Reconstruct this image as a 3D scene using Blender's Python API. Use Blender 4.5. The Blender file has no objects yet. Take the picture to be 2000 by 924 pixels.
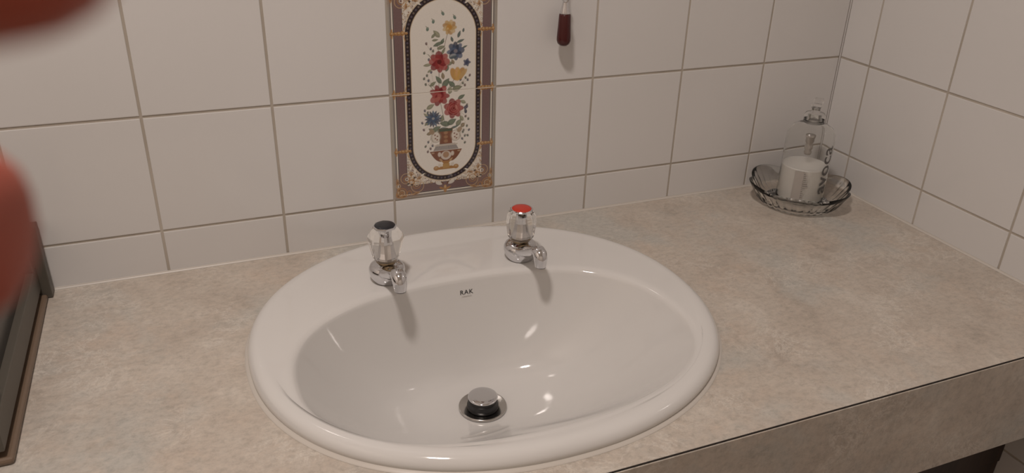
import bpy, bmesh, math, random
import numpy as np
from mathutils import Vector, Matrix
from mathutils.bvhtree import BVHTree
PI = math.pi
C = bpy.context.scene.collection
scene = bpy.context.scene

# ------------------------------------------------------------------ camera, light, exposure
CAM_POS = (-0.2462, -1.0092, 0.5162)
CAM_ROT = (1.1106, -0.0260, -0.3851)
cam = bpy.data.cameras.new('camera')
cam_o = bpy.data.objects.new('camera', cam); C.objects.link(cam_o)
cam_o.location = CAM_POS; cam_o.rotation_euler = CAM_ROT
cam.sensor_fit = 'HORIZONTAL'; cam.sensor_width = 36.0
cam.lens = 1579.55 / 2000 * 36.0
cam.clip_start = 0.005; cam.clip_end = 20
cam.dof.use_dof = True; cam.dof.focus_distance = 1.02; cam.dof.aperture_fstop = 12.5
scene.camera = cam_o
scene.view_settings.view_transform = 'Standard'
scene.view_settings.look = 'None'
scene.view_settings.exposure = 0.0
scene.view_settings.gamma = 1.0
scene.view_settings.use_curve_mapping = False
scene.cycles.max_bounces = 12
scene.cycles.transmission_bounces = 12
scene.cycles.transparent_max_bounces = 12

world = bpy.data.worlds.new('world'); scene.world = world
world.use_nodes = True
world.node_tree.nodes['Background'].inputs[0].default_value = (1.0, 0.9, 0.8, 1)
world.node_tree.nodes['Background'].inputs[1].default_value = 0.02

LAMP = (-0.38, -0.78, 1.60)
la = bpy.data.lights.new('ceiling_lamp_light', 'AREA')
la.shape = 'DISK'; la.size = 0.17; la.energy = 14.4; la.color = (1.0, 0.895, 0.835)
la_o = bpy.data.objects.new('ceiling_lamp_light', la); C.objects.link(la_o)
la_o.location = LAMP

# ------------------------------------------------------------------ helpers
def tag(o, label=None, cat=None, group=None, kind=None):
    if label: o['label'] = label
    if cat: o['category'] = cat
    if group: o['group'] = group
    if kind: o['kind'] = kind
    return o

def empty(name, loc=(0, 0, 0), rz=0, label=None, cat=None, group=None):
    o = bpy.data.objects.new(name, None); C.objects.link(o)
    o.location = loc; o.rotation_euler = (0, 0, rz); o.empty_display_size = 0.01
    return tag(o, label, cat, group)

def mesh(name, V, F, mat, parent=None, smooth=True, loc=None):
    me = bpy.data.meshes.new(name)
    me.from_pydata([tuple(v) for v in V], [], [tuple(f) for f in F]); me.update()
    if smooth:
        me.polygons.foreach_set('use_smooth', [True] * len(me.polygons))
    me.materials.append(mat)
    o = bpy.data.objects.new(name, me); C.objects.link(o)
    if parent is not None: o.parent = parent
    if loc: o.location = loc
    return o

def bm_obj(name, bm, mat, parent=None, smooth=False):
    bmesh.ops.recalc_face_normals(bm, faces=bm.faces)
    me = bpy.data.meshes.new(name); bm.to_mesh(me); bm.free()
    if smooth: me.polygons.foreach_set('use_smooth', [True] * len(me.polygons))
    me.materials.append(mat)
    o = bpy.data.objects.new(name, me); C.objects.link(o)
    if parent is not None: o.parent = parent
    return o

def box_bm(bm, x0, x1, y0, y1, z0, z1, bevel=0.0, seg=2):
    vs = [bm.verts.new((x, y, z)) for x in (x0, x1) for y in (y0, y1) for z in (z0, z1)]
    fs = [(0, 1, 3, 2), (4, 6, 7, 5), (0, 4, 5, 1), (2, 3, 7, 6), (0, 2, 6, 4), (1, 5, 7, 3)]
    ff = [bm.faces.new([vs[i] for i in f]) for f in fs]
    bmesh.ops.recalc_face_normals(bm, faces=ff)
    if bevel > 0:
        es = list({e for f in ff for e in f.edges})
        bmesh.ops.bevel(bm, geom=es, offset=bevel, segments=seg, profile=0.5, affect='EDGES')

def box(name, x0, x1, y0, y1, z0, z1, mat, parent=None, bevel=0.0, seg=2):
    bm = bmesh.new(); box_bm(bm, x0, x1, y0, y1, z0, z1, bevel, seg)
    return bm_obj(name, bm, mat, parent, False)

def loft(rings, closed=True, cap0=False, cap1=False):
    V = []; F = []; n = len(rings[0])
    for r in rings: V += [tuple(p) for p in r]
    for i in range(len(rings) - 1):
        for j in range(n if closed else n - 1):
            k = (j + 1) % n
            F.append((i * n + j, i * n + k, (i + 1) * n + k, (i + 1) * n + j))
    if cap0: F.append(tuple(range(n - 1, -1, -1)))
    if cap1: F.append(tuple((len(rings) - 1) * n + j for j in range(n)))
    return V, F

def lathe(name, prof, mat, parent=None, n=48, smooth=True, cap0=True, cap1=True, loc=None, rot0=0.0, center=(0, 0)):
    rings = [[(center[0] + r * math.cos(rot0 + 2 * PI * j / n), center[1] + r * math.sin(rot0 + 2 * PI * j / n), z) for j in range(n)] for r, z in prof]
    V, F = loft(rings, True, cap0, cap1)
    return mesh(name, V, F, mat, parent, smooth, loc)

def tube_rings(path, radii, n=20, up=Vector((1, 0, 0)), sx=1.0):
    path = [Vector(p) for p in path]; rings = []
    for i, p in enumerate(path):
        t = (path[min(i + 1, len(path) - 1)] - path[max(i - 1, 0)]).normalized()
        a = (up - t * up.dot(t)).normalized(); b = t.cross(a)
        r = radii[i]
        ra, rb = r if isinstance(r, tuple) else (r * sx, r)
        rings.append([p + a * ra * math.cos(2 * PI * j / n) + b * rb * math.sin(2 * PI * j / n) for j in range(n)])
    return rings

def smooth_by_angle(o, deg=35):
    me = o.data
    me.polygons.foreach_set('use_smooth', [True] * len(me.polygons))
    bm = bmesh.new(); bm.from_mesh(me)
    for e in bm.edges:
        if len(e.link_faces) == 2 and e.calc_face_angle(0) > math.radians(deg): e.smooth = False
    bm.to_mesh(me); bm.free()

# ------------------------------------------------------------------ materials
def mat(name, color=(0.8, 0.8, 0.8), rough=0.5, metal=0.0, **kw):
    m = bpy.data.materials.new(name); m.use_nodes = True
    b = m.node_tree.nodes['Principled BSDF']
    b.inputs['Base Color'].default_value = (*color, 1)
    b.inputs['Roughness'].default_value = rough
    b.inputs['Metallic'].default_value = metal
    for k, v in kw.items():
        b.inputs[k].default_value = v
    return m

def nodes(m): return m.node_tree.nodes, m.node_tree.links, m.node_tree.nodes['Principled BSDF']

def noise(N, L, coord, scale, detail=4, rough=0.5, dist=0.0, loc=(0, 0, 0), sc=(1, 1, 1)):
    mp = N.new('ShaderNodeMapping'); mp.inputs['Location'].default_value = loc; mp.inputs['Scale'].default_value = sc
    L.new(coord, mp.inputs['Vector'])
    n = N.new('ShaderNodeTexNoise'); n.inputs['Scale'].default_value = scale
    n.inputs['Detail'].default_value = detail; n.inputs['Roughness'].default_value = rough
    n.inputs['Distortion'].default_value = dist
    L.new(mp.outputs[0], n.inputs['Vector'])
    return n.outputs['Fac']

def ramp(N, L, fac, stops):
    r = N.new('ShaderNodeValToRGB'); e = r.color_ramp.elements
    while len(e) < len(stops): e.new(0.5)
    for el, (p, c) in zip(e, stops): el.position = p; el.color = (*c, 1) if len(c) == 3 else c
    L.new(fac, r.inputs['Fac']); return r.outputs['Color']

def mixc(N, L, fac, a, b, mode='MIX'):
    x = N.new('ShaderNodeMix'); x.data_type = 'RGBA'; x.blend_type = mode
    if isinstance(fac, (int, float)): x.inputs[0].default_value = fac
    else: L.new(fac, x.inputs[0])
    for s, i in ((a, 6), (b, 7)):
        if isinstance(s, tuple): x.inputs[i].default_value = (*s, 1)
        else: L.new(s, x.inputs[i])
    return x.outputs[2]

M = {}
M['tile'] = mat('glazed_white_tile', (0.66, 0.64, 0.61), 0.14)
N, L, b = nodes(M['tile'])
tc = N.new('ShaderNodeTexCoord')
f = noise(N, L, tc.outputs['Object'], 3.0, 2)
L.new(ramp(N, L, f, [(0.3, (0.645, 0.63, 0.615)), (0.7, (0.675, 0.66, 0.65))]), b.inputs['Base Color'])
bp = N.new('ShaderNodeBump'); bp.inputs['Strength'].default_value = 0.04; bp.inputs['Distance'].default_value = 0.002
L.new(noise(N, L, tc.outputs['Object'], 14.0, 2), bp.inputs['Height']); L.new(bp.outputs[0], b.inputs['Normal'])

M['grout'] = mat('tile_grout', (0.36, 0.31, 0.25), 0.9)
N, L, b = nodes(M['grout'])
tc = N.new('ShaderNodeTexCoord')
L.new(ramp(N, L, noise(N, L, tc.outputs['Object'], 9.0, 5), [(0.3, (0.38, 0.335, 0.28)), (0.7, (0.50, 0.45, 0.39))]), b.inputs['Base Color'])

M['joint'] = mat('cream_joint', (0.60, 0.55, 0.48), 0.5)
M['porcelain'] = mat('white_porcelain', (0.65, 0.635, 0.615), 0.07)
M['porcelain'].node_tree.nodes['Principled BSDF'].inputs['Coat Weight'].default_value = 0.3
M['sealant'] = mat('white_sealant', (0.56, 0.52, 0.47), 0.35)
M['chrome'] = mat('chrome', (0.72, 0.72, 0.74), 0.07, 1.0)
M['drain_chrome'] = mat('brushed_chrome', (0.50, 0.48, 0.46), 0.22, 1.0)
M['dark_rubber'] = mat('black_rubber', (0.008, 0.008, 0.009), 0.3)
M['black_plastic'] = mat('black_plastic', (0.012, 0.013, 0.018), 0.35)
M['red_plastic'] = mat('red_plastic', (0.50, 0.035, 0.015), 0.4)
M['brass'] = mat('dull_brass', (0.42, 0.32, 0.20), 0.3, 1.0)
M['dark_hole'] = mat('dark_cavity', (0.01, 0.008, 0.006), 0.9)
M['acrylic'] = mat('clear_acrylic', (0.97, 0.96, 0.94), 0.03, 0.0, **{'Transmission Weight': 1.0, 'IOR': 1.35})
M['glass'] = mat('cut_glass', (1.0, 0.99, 0.97), 0.03, 0.0, **{'Transmission Weight': 1.0, 'IOR': 1.36})
M['thin_plastic'] = mat('clear_bottle_plastic', (0.97, 0.97, 0.96), 0.05, 0.0, **{'Transmission Weight': 1.0, 'IOR': 1.22})
M['pump_plastic'] = mat('frosted_pump_plastic', (0.97, 0.97, 0.96), 0.08, 0.0, **{'Transmission Weight': 1.0, 'IOR': 1.2})
M['soap'] = mat('white_liquid_soap', (0.84, 0.82, 0.78), 0.35)
M['print_grey'] = mat('grey_print', (0.10, 0.095, 0.09), 0.5)
M['label_grey'] = mat('pale_grey_label', (0.40, 0.37, 0.34), 0.4)
M['handle_red'] = mat('dark_red_lacquer', (0.055, 0.006, 0.006), 0.18)
M['cord'] = mat('white_cord', (0.6, 0.58, 0.54), 0.8)
M['ink'] = mat('black_ink', (0.02, 0.02, 0.02), 0.3)
M['ink_light'] = mat('faded_ink', (0.38, 0.35, 0.32), 0.3)
M['seam'] = mat('dark_glue_line', (0.015, 0.010, 0.007), 0.8)
M['paint'] = mat('cream_paint', (0.78, 0.72, 0.65), 0.8)
M['ceiling'] = mat('white_ceiling_paint', (0.84, 0.80, 0.75), 0.9)
M['floor'] = mat('brown_floor', (0.22, 0.15, 0.10), 0.6)
M['frame_grey'] = mat('grey_brown_frame', (0.085, 0.075, 0.060), 0.45)
M['frame_brown'] = mat('brown_lip', (0.16, 0.11, 0.075), 0.4)
M['frame_dark'] = mat('dark_brown_groove', (0.03, 0.018, 0.012), 0.6)
M['pane_black'] = mat('black_pane', (0.012, 0.011, 0.012), 0.25)
M['lamp_glow'] = mat('lamp_diffuser', (0.9, 0.88, 0.85), 0.5)
M['lamp_glow'].node_tree.nodes['Principled BSDF'].inputs['Emission Color'].default_value = (1.0, 0.86, 0.74, 1)
M['lamp_glow'].node_tree.nodes['Principled BSDF'].inputs['Emission Strength'].default_value = 3.0

# dark cabinet wood
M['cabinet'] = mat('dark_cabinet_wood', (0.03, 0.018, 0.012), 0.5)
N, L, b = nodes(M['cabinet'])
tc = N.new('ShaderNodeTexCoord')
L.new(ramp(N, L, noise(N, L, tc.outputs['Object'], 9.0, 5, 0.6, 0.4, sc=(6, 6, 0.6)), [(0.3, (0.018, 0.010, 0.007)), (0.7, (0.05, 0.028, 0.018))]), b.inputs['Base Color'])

# mottled laminate
M['laminate'] = mat('mottled_laminate', (0.5, 0.45, 0.4), 0.32)
N, L, b = nodes(M['laminate'])
tc = N.new('ShaderNodeTexCoord'); co = tc.outputs['Object']
base = ramp(N, L, noise(N, L, co, 11.0, 8, 0.74, 0.2), [(0.32, (0.385, 0.335, 0.285)), (0.45, (0.475, 0.415, 0.355)), (0.56, (0.50, 0.445, 0.385)), (0.70, (0.57, 0.52, 0.46))])
cool = noise(N, L, co, 6.0, 5, 0.65, 0.3, loc=(3, 1, 2))
coolf = ramp(N, L, cool, [(0.50, (0, 0, 0)), (0.64, (0.7, 0.7, 0.7))])
c1 = mixc(N, L, coolf, base, (0.435, 0.43, 0.40))
warm = ramp(N, L, noise(N, L, co, 10.0, 6, 0.7, 0.3, loc=(7, 4, 0)), [(0.54, (0, 0, 0)), (0.70, (0.45, 0.45, 0.45))])
c2 = mixc(N, L, warm, c1, (0.55, 0.44, 0.355))
vein = ramp(N, L, noise(N, L, co, 24.0, 10, 0.78, 0.5, loc=(1, 9, 5)), [(0.465, (0, 0, 0)), (0.495, (0.6, 0.6, 0.6)), (0.525, (0, 0, 0))])
vmask = ramp(N, L, noise(N, L, co, 9.0, 4, loc=(5, 5, 5)), [(0.48, (0, 0, 0)), (0.60, (1, 1, 1))])
vm = mixc(N, L, 1.0, vein, vmask, 'MULTIPLY')
c3 = mixc(N, L, vm, c2, (0.66, 0.62, 0.56))
spk = ramp(N, L, noise(N, L, co, 110.0, 6, 0.8, 0.2, sc=(1, 1.3, 1)), [(0.34, (0.80, 0.80, 0.79)), (0.50, (1, 1, 1)), (0.66, (1.12, 1.11, 1.09))])
c4 = mixc(N, L, 1.0, c3, spk, 'MULTIPLY')
L.new(c4, b.inputs['Base Color'])

# skin
M['skin'] = mat('skin', (0.42, 0.095, 0.06), 0.5, 0.0, **{'Subsurface Weight': 0.10, 'Subsurface Scale': 0.004})
M['skin'].node_tree.nodes['Principled BSDF'].inputs['Subsurface Radius'].default_value = (1.0, 0.3, 0.15)
M['nail'] = mat('fingernail', (0.72, 0.42, 0.34), 0.25)

# ------------------------------------------------------------------ room shell
XR = 0.7475            # tiled right wall
XL, YF, ZF, ZC = -1.15, -2.05, -0.86, 1.66
def struct(o): return tag(o, kind='structure')
struct(box('floor', XL - .1, XR + .1, YF - .1, .1, ZF - .05, ZF, M['floor']))
struct(box('ceiling', XL - .1, XR + .1, YF - .1, .1, ZC, ZC + .05, M['ceiling']))
struct(box('wall_left', XL - .05, XL, YF, .05, ZF, ZC, M['paint']))
struct(box('wall_front', XL - .05, XR + .05, YF - .05, YF, ZF, ZC, M['paint']))

T = 0.15; TH = 0.1493; ZB = 0.0584; DW = 0.1469; G = 0.0013   # tile width, height, first joint, decorated tile width, half joint
def wall_tiles(name, cells, place, plane_pts):
    """cells: (u0,u1,v0,v1) outlines on the wall; place maps (u, v, depth) to the room."""
    rnd = random.Random(5)
    V = []; F = []; MI = []
    for (u0, u1, v0, v1) in cells:
        g = G; bv = 0.0013
        a0, a1, b0, b1 = u0 + g, u1 - g, v0 + g, v1 - g
        tx, ty = rnd.uniform(-1, 1) * 0.0012, rnd.uniform(-1, 1) * 0.0012
        cu, cv = (a0 + a1) / 2, (b0 + b1) / 2
        n0 = len(V)
        def P(u, v, d): V.append(place(u, v, d + (u - cu) * tx + (v - cv) * ty))
        for k in range(3):
            off, dep = ((0, 0.0030), (bv * 0.35, 0.0002), (bv, 0.0))[k]
            P(a0 + off, b0 + off, dep); P(a1 - off, b0 + off, dep); P(a1 - off, b1 - off, dep); P(a0 + off, b1 - off, dep)
        for k in range(2):
            for j in range(4):
                F.append((n0 + 4 * k + j, n0 + 4 * k + (j + 1) % 4, n0 + 4 * k + 4 + (j + 1) % 4, n0 + 4 * k + 4 + j)); MI.append(0)
        F.append((n0 + 8, n0 + 9, n0 + 10, n0 + 11)); MI.append(0)
    n0 = len(V)
    for (u, v, d) in plane_pts: V.append(place(u, v, d))
    F.append((n0, n0 + 1, n0 + 2, n0 + 3)); MI.append(1)
    F.append((n0 + 4, n0 + 5, n0 + 6, n0 + 7)); MI.append(0)
    o = mesh(name, V, F, M['tile'], None, False)
    o.data.materials.append(M['grout'])
    o.data.polygons.foreach_set('material_index', MI)
    bm = bmesh.new(); bm.from_mesh(o.data); bmesh.ops.recalc_face_normals(bm, faces=bm.faces); bm.to_mesh(o.data); bm.free()
    return struct(o)

rows = [(-0.0915 - 5 * TH, -0.0915 - 4 * TH), (-0.0915 - 4 * TH, -0.0915 - 3 * TH), (-0.0915 - 3 * TH, -0.0915 - 2 * TH), (-0.0915 - 2 * TH, -0.0915 - TH), (-0.0915 - TH, -0.0915), (-0.0915, ZB)]
z = ZB
while z < ZC - 0.01:
    rows.append((z, min(z + TH, ZC))); z += TH
cols = []
for k in range(-8, 0): cols.append((max(k * T, XL), (k + 1) * T))
cols.append((0, DW))
x = DW
while x < XR - 0.01:
    cols.append((x, min(x + T, XR - 0.0005))); x += T
cells = []
for r in rows:
    for c in cols:
        if c[0] == 0 and abs(r[0] - ZB) < 1e-4: continue
        if c[0] == 0 and abs(r[0] - ZB - TH) < 1e-4: continue
        cells.append((c[0], c[1], r[0], r[1]))
gd = 0.0011
wall_tiles('wall_back', cells, lambda u, v, d: (u, d, v), [(XL, ZF, gd), (XR, ZF, gd), (XR, ZC, gd), (XL, ZC, gd), (XL, ZF, .05), (XR, ZF, .05), (XR, ZC, .05), (XL, ZC, .05)])
cells = []
us = [0.0005, 0.0634]
while us[-1] < 1.9: us.append(us[-1] + T)
for r in rows:
    for a_, b_ in zip(us[:-1], us[1:]): cells.append((a_, b_, r[0], r[1]))
wall_tiles('wall_right', cells, lambda u, v, d: (XR + d, -u, v), [(0, ZF, gd), (-YF, ZF, gd), (-YF, ZC, gd), (0, ZC, gd), (0, ZF, .05), (-YF, ZF, .05), (-YF, ZC, .05), (0, ZC, .05)])
# corner joint
struct(box('trim_1', XR - 0.0016, XR, -0.0016, 0.0, 0.0, ZC, M['tile']))

# ------------------------------------------------------------------ decorated tiles
def art(S=0.0004):
    """Paints the printed pattern (millimetres, origin lower left of the pair) and returns an H x W x 3 array."""
    W, H = DW * 1000, TH * 2000
    nx, ny = int(round(W / (S * 1000))) + 1, int(round(H / (S * 1000))) + 1
    U, Vv = np.meshgrid(np.linspace(0, W, nx), np.linspace(0, H, ny))
    ink = 0.35
    img = np.empty((ny, nx, 3)); img[:] = (0.66, 0.62, 0.56)
    rnd = random.Random(11); nr = np.random.RandomState(3)
    grain = nr.rand(ny, nx)
    def sm(d, w=ink): return np.clip(0.5 - d / w, 0, 1)
    def put(mask, col, a=1.0):
        m = (mask * a)[..., None]
        img[:] = img * (1 - m) + np.array(col) * m
    def local(cx, cy, r):
        m = (abs(U - cx) < r) & (abs(Vv - cy) < r); ys, xs = np.where(m)
        return (slice(ys.min(), ys.max() + 1), slice(xs.min(), xs.max() + 1)) if len(ys) else None
    def blob(cx, cy, fn, R, col, a=1.0, w=ink):
        s = local(cx, cy, R)
        if s is None: return
        x, y = U[s] - cx, Vv[s] - cy
        m = (sm(fn(x, y), w) * a)[..., None]
        img[s] = img[s] * (1 - m) + np.array(col) * m
    def ell(cx, cy, rx, ry, ang, col, a=1.0, w=ink):
        c, s_ = math.cos(ang), math.sin(ang)
        def fn(x, y):
            u = x * c + y * s_; v = -x * s_ + y * c
            return (np.sqrt((u / rx) ** 2 + (v / ry) ** 2) - 1) * min(rx, ry)
        blob(cx, cy, fn, max(rx, ry) + 1, col, a, w)
    def leaf(cx, cy, l, wd, ang, col, a=1.0):
        c, s_ = math.cos(ang), math.sin(ang)
        def fn(x, y):
            u = (x * c + y * s_) / l; v = (-x * s_ + y * c)
            prof = wd * np.clip(1 - (2 * u) ** 2, 0, 1) * (1 - 0.6 * u)
            return np.where(abs(u) < 0.5, abs(v) - prof / 1.0, 9)
        blob(cx, cy, fn, l, col, a)
    def seg(x0, y0, x1, y1, w, col, a=1.0):
        cx, cy = (x0 + x1) / 2, (y0 + y1) / 2; R = math.hypot(x1 - x0, y1 - y0) / 2 + w + 1
        def fn(x, y):
            px, py = x + cx - x0, y + cy - y0; dx, dy = x1 - x0, y1 - y0
            t = np.clip((px * dx + py * dy) / (dx * dx + dy * dy + 1e-9), 0, 1)
            return np.hypot(px - dx * t, py - dy * t) - w / 2
        blob(cx, cy, fn, R, col, a)
    def ringc(cx, cy, r, w, col, a=1.0):
        blob(cx, cy, lambda x, y: abs(np.hypot(x, y) - r) - w / 2, r + w + 1, col, a)
    GOLD, GOLD2, BR = (0.36, 0.19, 0.07), (0.50, 0.36, 0.20), (0.14, 0.065, 0.035)
    MAUVE, DARK, CREAM = (0.165, 0.105, 0.105), (0.030, 0.020, 0.022), (0.68, 0.64, 0.57)
    # ---- frame: distances from the outer edge
    E_ = np.minimum(np.minimum(U, W - U), np.minimum(Vv, H - Vv))
    put(sm(E_ - 4.6), (0.36, 0.33, 0.29)); put(sm(abs(E_ - 3.4) - 1.1, 1.2), (0.17, 0.15, 0.14), 0.8)
    put(sm(abs(E_ - 5.6) - 0.8), CREAM)
    put(sm(abs(E_ - 7.0) - 0.6), DARK)
    put(sm(abs(E_ - 13.2) - 5.6), MAUVE)
    put(sm(abs(E_ - 13.2) - 5.6) * (grain > 0.5), (0.20, 0.135, 0.13), 0.35)
    put(sm(abs(E_ - 18.6) - 0.35), DARK, 0.7)
    # ---- stadium
    yc = np.clip(Vv, 73.5, H - 73.5)
    D = np.hypot(U - W / 2, Vv - yc)
    spand = (E_ > 19.2) & (D > 51.5)
    put(sm(-(E_ - 19.2)) * (D > 44), (0.62, 0.57, 0.50))
    # filigree in the corners: small dark and gold curls
    for _ in range(1500):
        x_, y_ = rnd.uniform(19, W - 19), rnd.choice([rnd.uniform(19, 74), rnd.uniform(H - 74, H - 19)])
        yy = min(max(y_, 73.5), H - 73.5)
        if math.hypot(x_ - W / 2, y_ - yy) < 53.5: continue
        q = rnd.random()
        if q < 0.45: ell(x_, y_, rnd.uniform(.6, 1.1), rnd.uniform(.4, .7), rnd.uniform(0, PI), rnd.choice([DARK, (0.12, 0.03, 0.03), BR]), 0.85)
        elif q < 0.8: ringc(x_, y_, rnd.uniform(0.9, 1.7), 0.5, rnd.choice([BR, GOLD, (0.2, 0.15, 0.11)]), 0.7)
        else: leaf(x_, y_, rnd.uniform(2, 4), 0.6, rnd.uniform(0, PI), GOLD, 0.8)
    put(sm(abs(D - 52.6) - 0.45), GOLD2, 0.8)
    put(sm(abs(D - 48.6) - 3.3), DARK)
    # chain beads along the dark oval band
    n_arc = 26
    pts = []
    st = 5.1
    for s_ in (-1, 1):
        y = 73.5
        while y < H - 73.5: pts.append((W / 2 + s_ * 48.8, y)); y += st
    for cy, a0 in ((73.5, PI), (H - 73.5, 0)):
        k = int(PI * 48.8 / st)
        for i in range(k + 1):
            a = a0 + PI * i / k; pts.append((W / 2 + 48.8 * math.cos(a), cy + 48.8 * math.sin(a)))
    for i, (x_, y_) in enumerate(pts):
        ell(x_, y_, 1.25, 1.25, 0, (0.23, 0.18, 0.14) if i % 2 else (0.12, 0.10, 0.14), 0.9)
        ell(x_, y_, 0.5, 0.5, 0, DARK, 1)
    put(sm(abs(D - 44.9) - 0.4), GOLD2, 0.75)
    put(sm(D - 44.4), (0.70, 0.665, 0.61))
    # ---- gold clasps on the side bands
    for v in (70, 150, 229):
        for sx_ in (-1, 1):
            for du, ry in ((4.5, 3.2), (9.5, 2.0), (13.5, 2.6), (18.5, 3.0), (23, 1.8)):
                x_ = du if sx_ < 0 else W - du
                ell(x_, v, 2.9, ry, 0, GOLD, 0.95); ell(x_ + .6, v + .8, 1.3, ry * .4, 0.4, GOLD2, 0.8); ell(x_ - .8, v - ry * .5, 1.0, .5, 0, BR, 0.8)
            for dv in (-4.2, 4.2):
                x_ = 4.5 if sx_ < 0 else W - 4.5
                ell(x_, v + dv, 1.3, 2.0, 0, GOLD, 0.85)
                x_ = 21 if sx_ < 0 else W - 21
                leaf(x_, v + dv * 1.6, 8, 0.8, PI / 2 + sx_ * dv * .08, GOLD, 0.8)
    for v in (8, H - 8):
        ell(W / 2, v, 2.6, 6.0, 0, GOLD, 0.9); ell(W / 2, v + 3, 1.5, 2.5, 0, GOLD2, .9)
        for s_ in (-1, 1):
            leaf(W / 2 + s_ * 5, v + 1, 9, 1.5, s_ * 0.5, GOLD, 0.9); ell(W / 2 + s_ * 9, v + 9, 5, 2.4, s_ * .3, CREAM, 0.8)
            leaf(W / 2 + s_ * 4, v + 9, 7, 1.2, s_ * 1.0, BR, 0.9)
    # ---- gold scrolls in the corners
    for cx_ in (0, W):
        for cy_ in (0, H):
            cd = np.hypot(U - cx_, Vv - cy_); put(sm(cd - 36, 10) * (D > 52.2) * (grain > 0.35), (0.27, 0.16, 0.10), 0.45)
    for cx_, sx_ in ((0, 1), (W, -1)):
        for cy_, sy_ in ((0, 1), (H, -1)):
            def q(u, v): return cx_ + sx_ * u, cy_ + sy_ * v
            for (u, v, r, w, c_) in ((10, 9, 7.2, 1.2, GOLD), (10, 9, 4.2, 1.3, GOLD2), (10, 9, 1.8, 1.6, GOLD), (17, 30, 7.5, 0.8, GOLD2), (18, 29, 4.2, 1.0, GOLD), (33, 17, 9.0, 0.8, GOLD2), (32, 19, 5.5, 1.0, GOLD),
                                     (32, 19, 2.4, 1.0, GOLD2), (25, 24, 3.5, 1.2, GOLD), (5.5, 20, 3.0, 1.0, GOLD2), (21, 8, 3.2, 1.1, GOLD), (18, 29, 2.0, 0.9, CREAM), (27, 33, 3.0, 0.9, GOLD2)):
                x_, y_ = q(u, v); ringc(x_, y_, r, w, c_, 0.9)
            for (u, v, rx, ry, an) in ((4.5, 6, 3, 4, .3), (13, 4, 5, 2, 0), (4.5, 26, 2, 5, 0), (30, 6, 6, 1.8, .2), (27, 27, 3, 2, .8), (36, 29, 4.5, 1.8, .4), (6, 14, 2.4, 3.5, 0), (24, 36, 2, 4, .2)):
                x_, y_ = q(u, v); ell(x_, y_, rx, ry, sx_ * sy_ * an, GOLD, 0.75); ell(x_ + .5, y_ - .7, rx * .45, ry * .4, sx_ * sy_ * an, BR, 0.7)
            for (u, v) in ((25, 20), (29, 30), (20, 22)):
                x_, y_ = q(u, v); ell(x_, y_, 1.6, 1.3, 0, DARK, 0.9)
            for (u, v, l_, an) in ((24, 45, 9, 1.3), (30, 40, 8, .9), (45, 25, 9, .3), (41, 33, 8, .6)):
                x_, y_ = q(u, v); leaf(x_, y_, l_, 1.3, sx_ * sy_ * an, CREAM, 0.9)
    # ---- bouquet
    GR = [(0.10, 0.13, 0.09), (0.16, 0.17, 0.11), (0.22, 0.22, 0.15), (0.07, 0.10, 0.09), (0.20, 0.16, 0.10)]
    BL = (0.055, 0.075, 0.125)
    stems = [(75, 100, 66, 145), (66, 145, 67, 188), (70, 190, 76, 215), (76, 215, 81, 232), (68, 196, 64, 214), (78, 150, 92, 170), (82, 195, 88, 212), (60, 150, 52, 160), (60, 190, 52, 200)]
    for s_ in stems: seg(*s_, 0.7, (0.14, 0.11, 0.08), 0.9)
    # sprays with buds
    for (x0, y0, pts_) in ((60, 196, [(50, 214), (47, 202), (56, 207), (59, 204), (53, 193)]), (60, 155, [(52, 165), (48, 160), (50, 172), (56, 176), (46, 168)]),
                           (88, 150, [(100, 158), (107, 162), (103, 155), (110, 168), (97, 163), (104, 165)]), (96, 120, [(106, 128), (104, 118), (108, 108), (104, 112), (106, 98), (101, 92)]),
                           (54, 105, [(46, 125), (44, 98), (50, 122), (42, 108)]), (60, 92, [(50, 80), (46, 74), (56, 74), (49, 66), (53, 70)]), (90, 96, [(103, 84), (99, 80), (107, 84), (103, 74), (100, 90), (109, 92)]),
                           (76, 214, [(73, 251.6), (89, 246), (60, 242), (52, 232.7)])):
        for (x_, y_) in pts_:
            if y_ < 231: seg(x0, y0, x_, y_, 0.35, (0.30, 0.27, 0.20), 0.7)
            big = y_ > 231
            ell(x_, y_, 1.9 if big else 1.5, 2.7 if big else 2.0, rnd.uniform(-.6, .6), (0.10, 0.16, 0.13) if big else rnd.choice([(0.11, 0.13, 0.10), (0.09, 0.10, 0.13), (0.14, 0.09, 0.09)]), 0.92)
            ell(x_ + .6, y_ + 1.2, 0.9, 1.0, 0, (0.28, 0.33, 0.27) if big else (0.30, 0.24, 0.22), 0.8)
            if big: leaf(x_ - 1.5, y_ + 3, 4, .6, 2.2, GR[1], .7)
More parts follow.
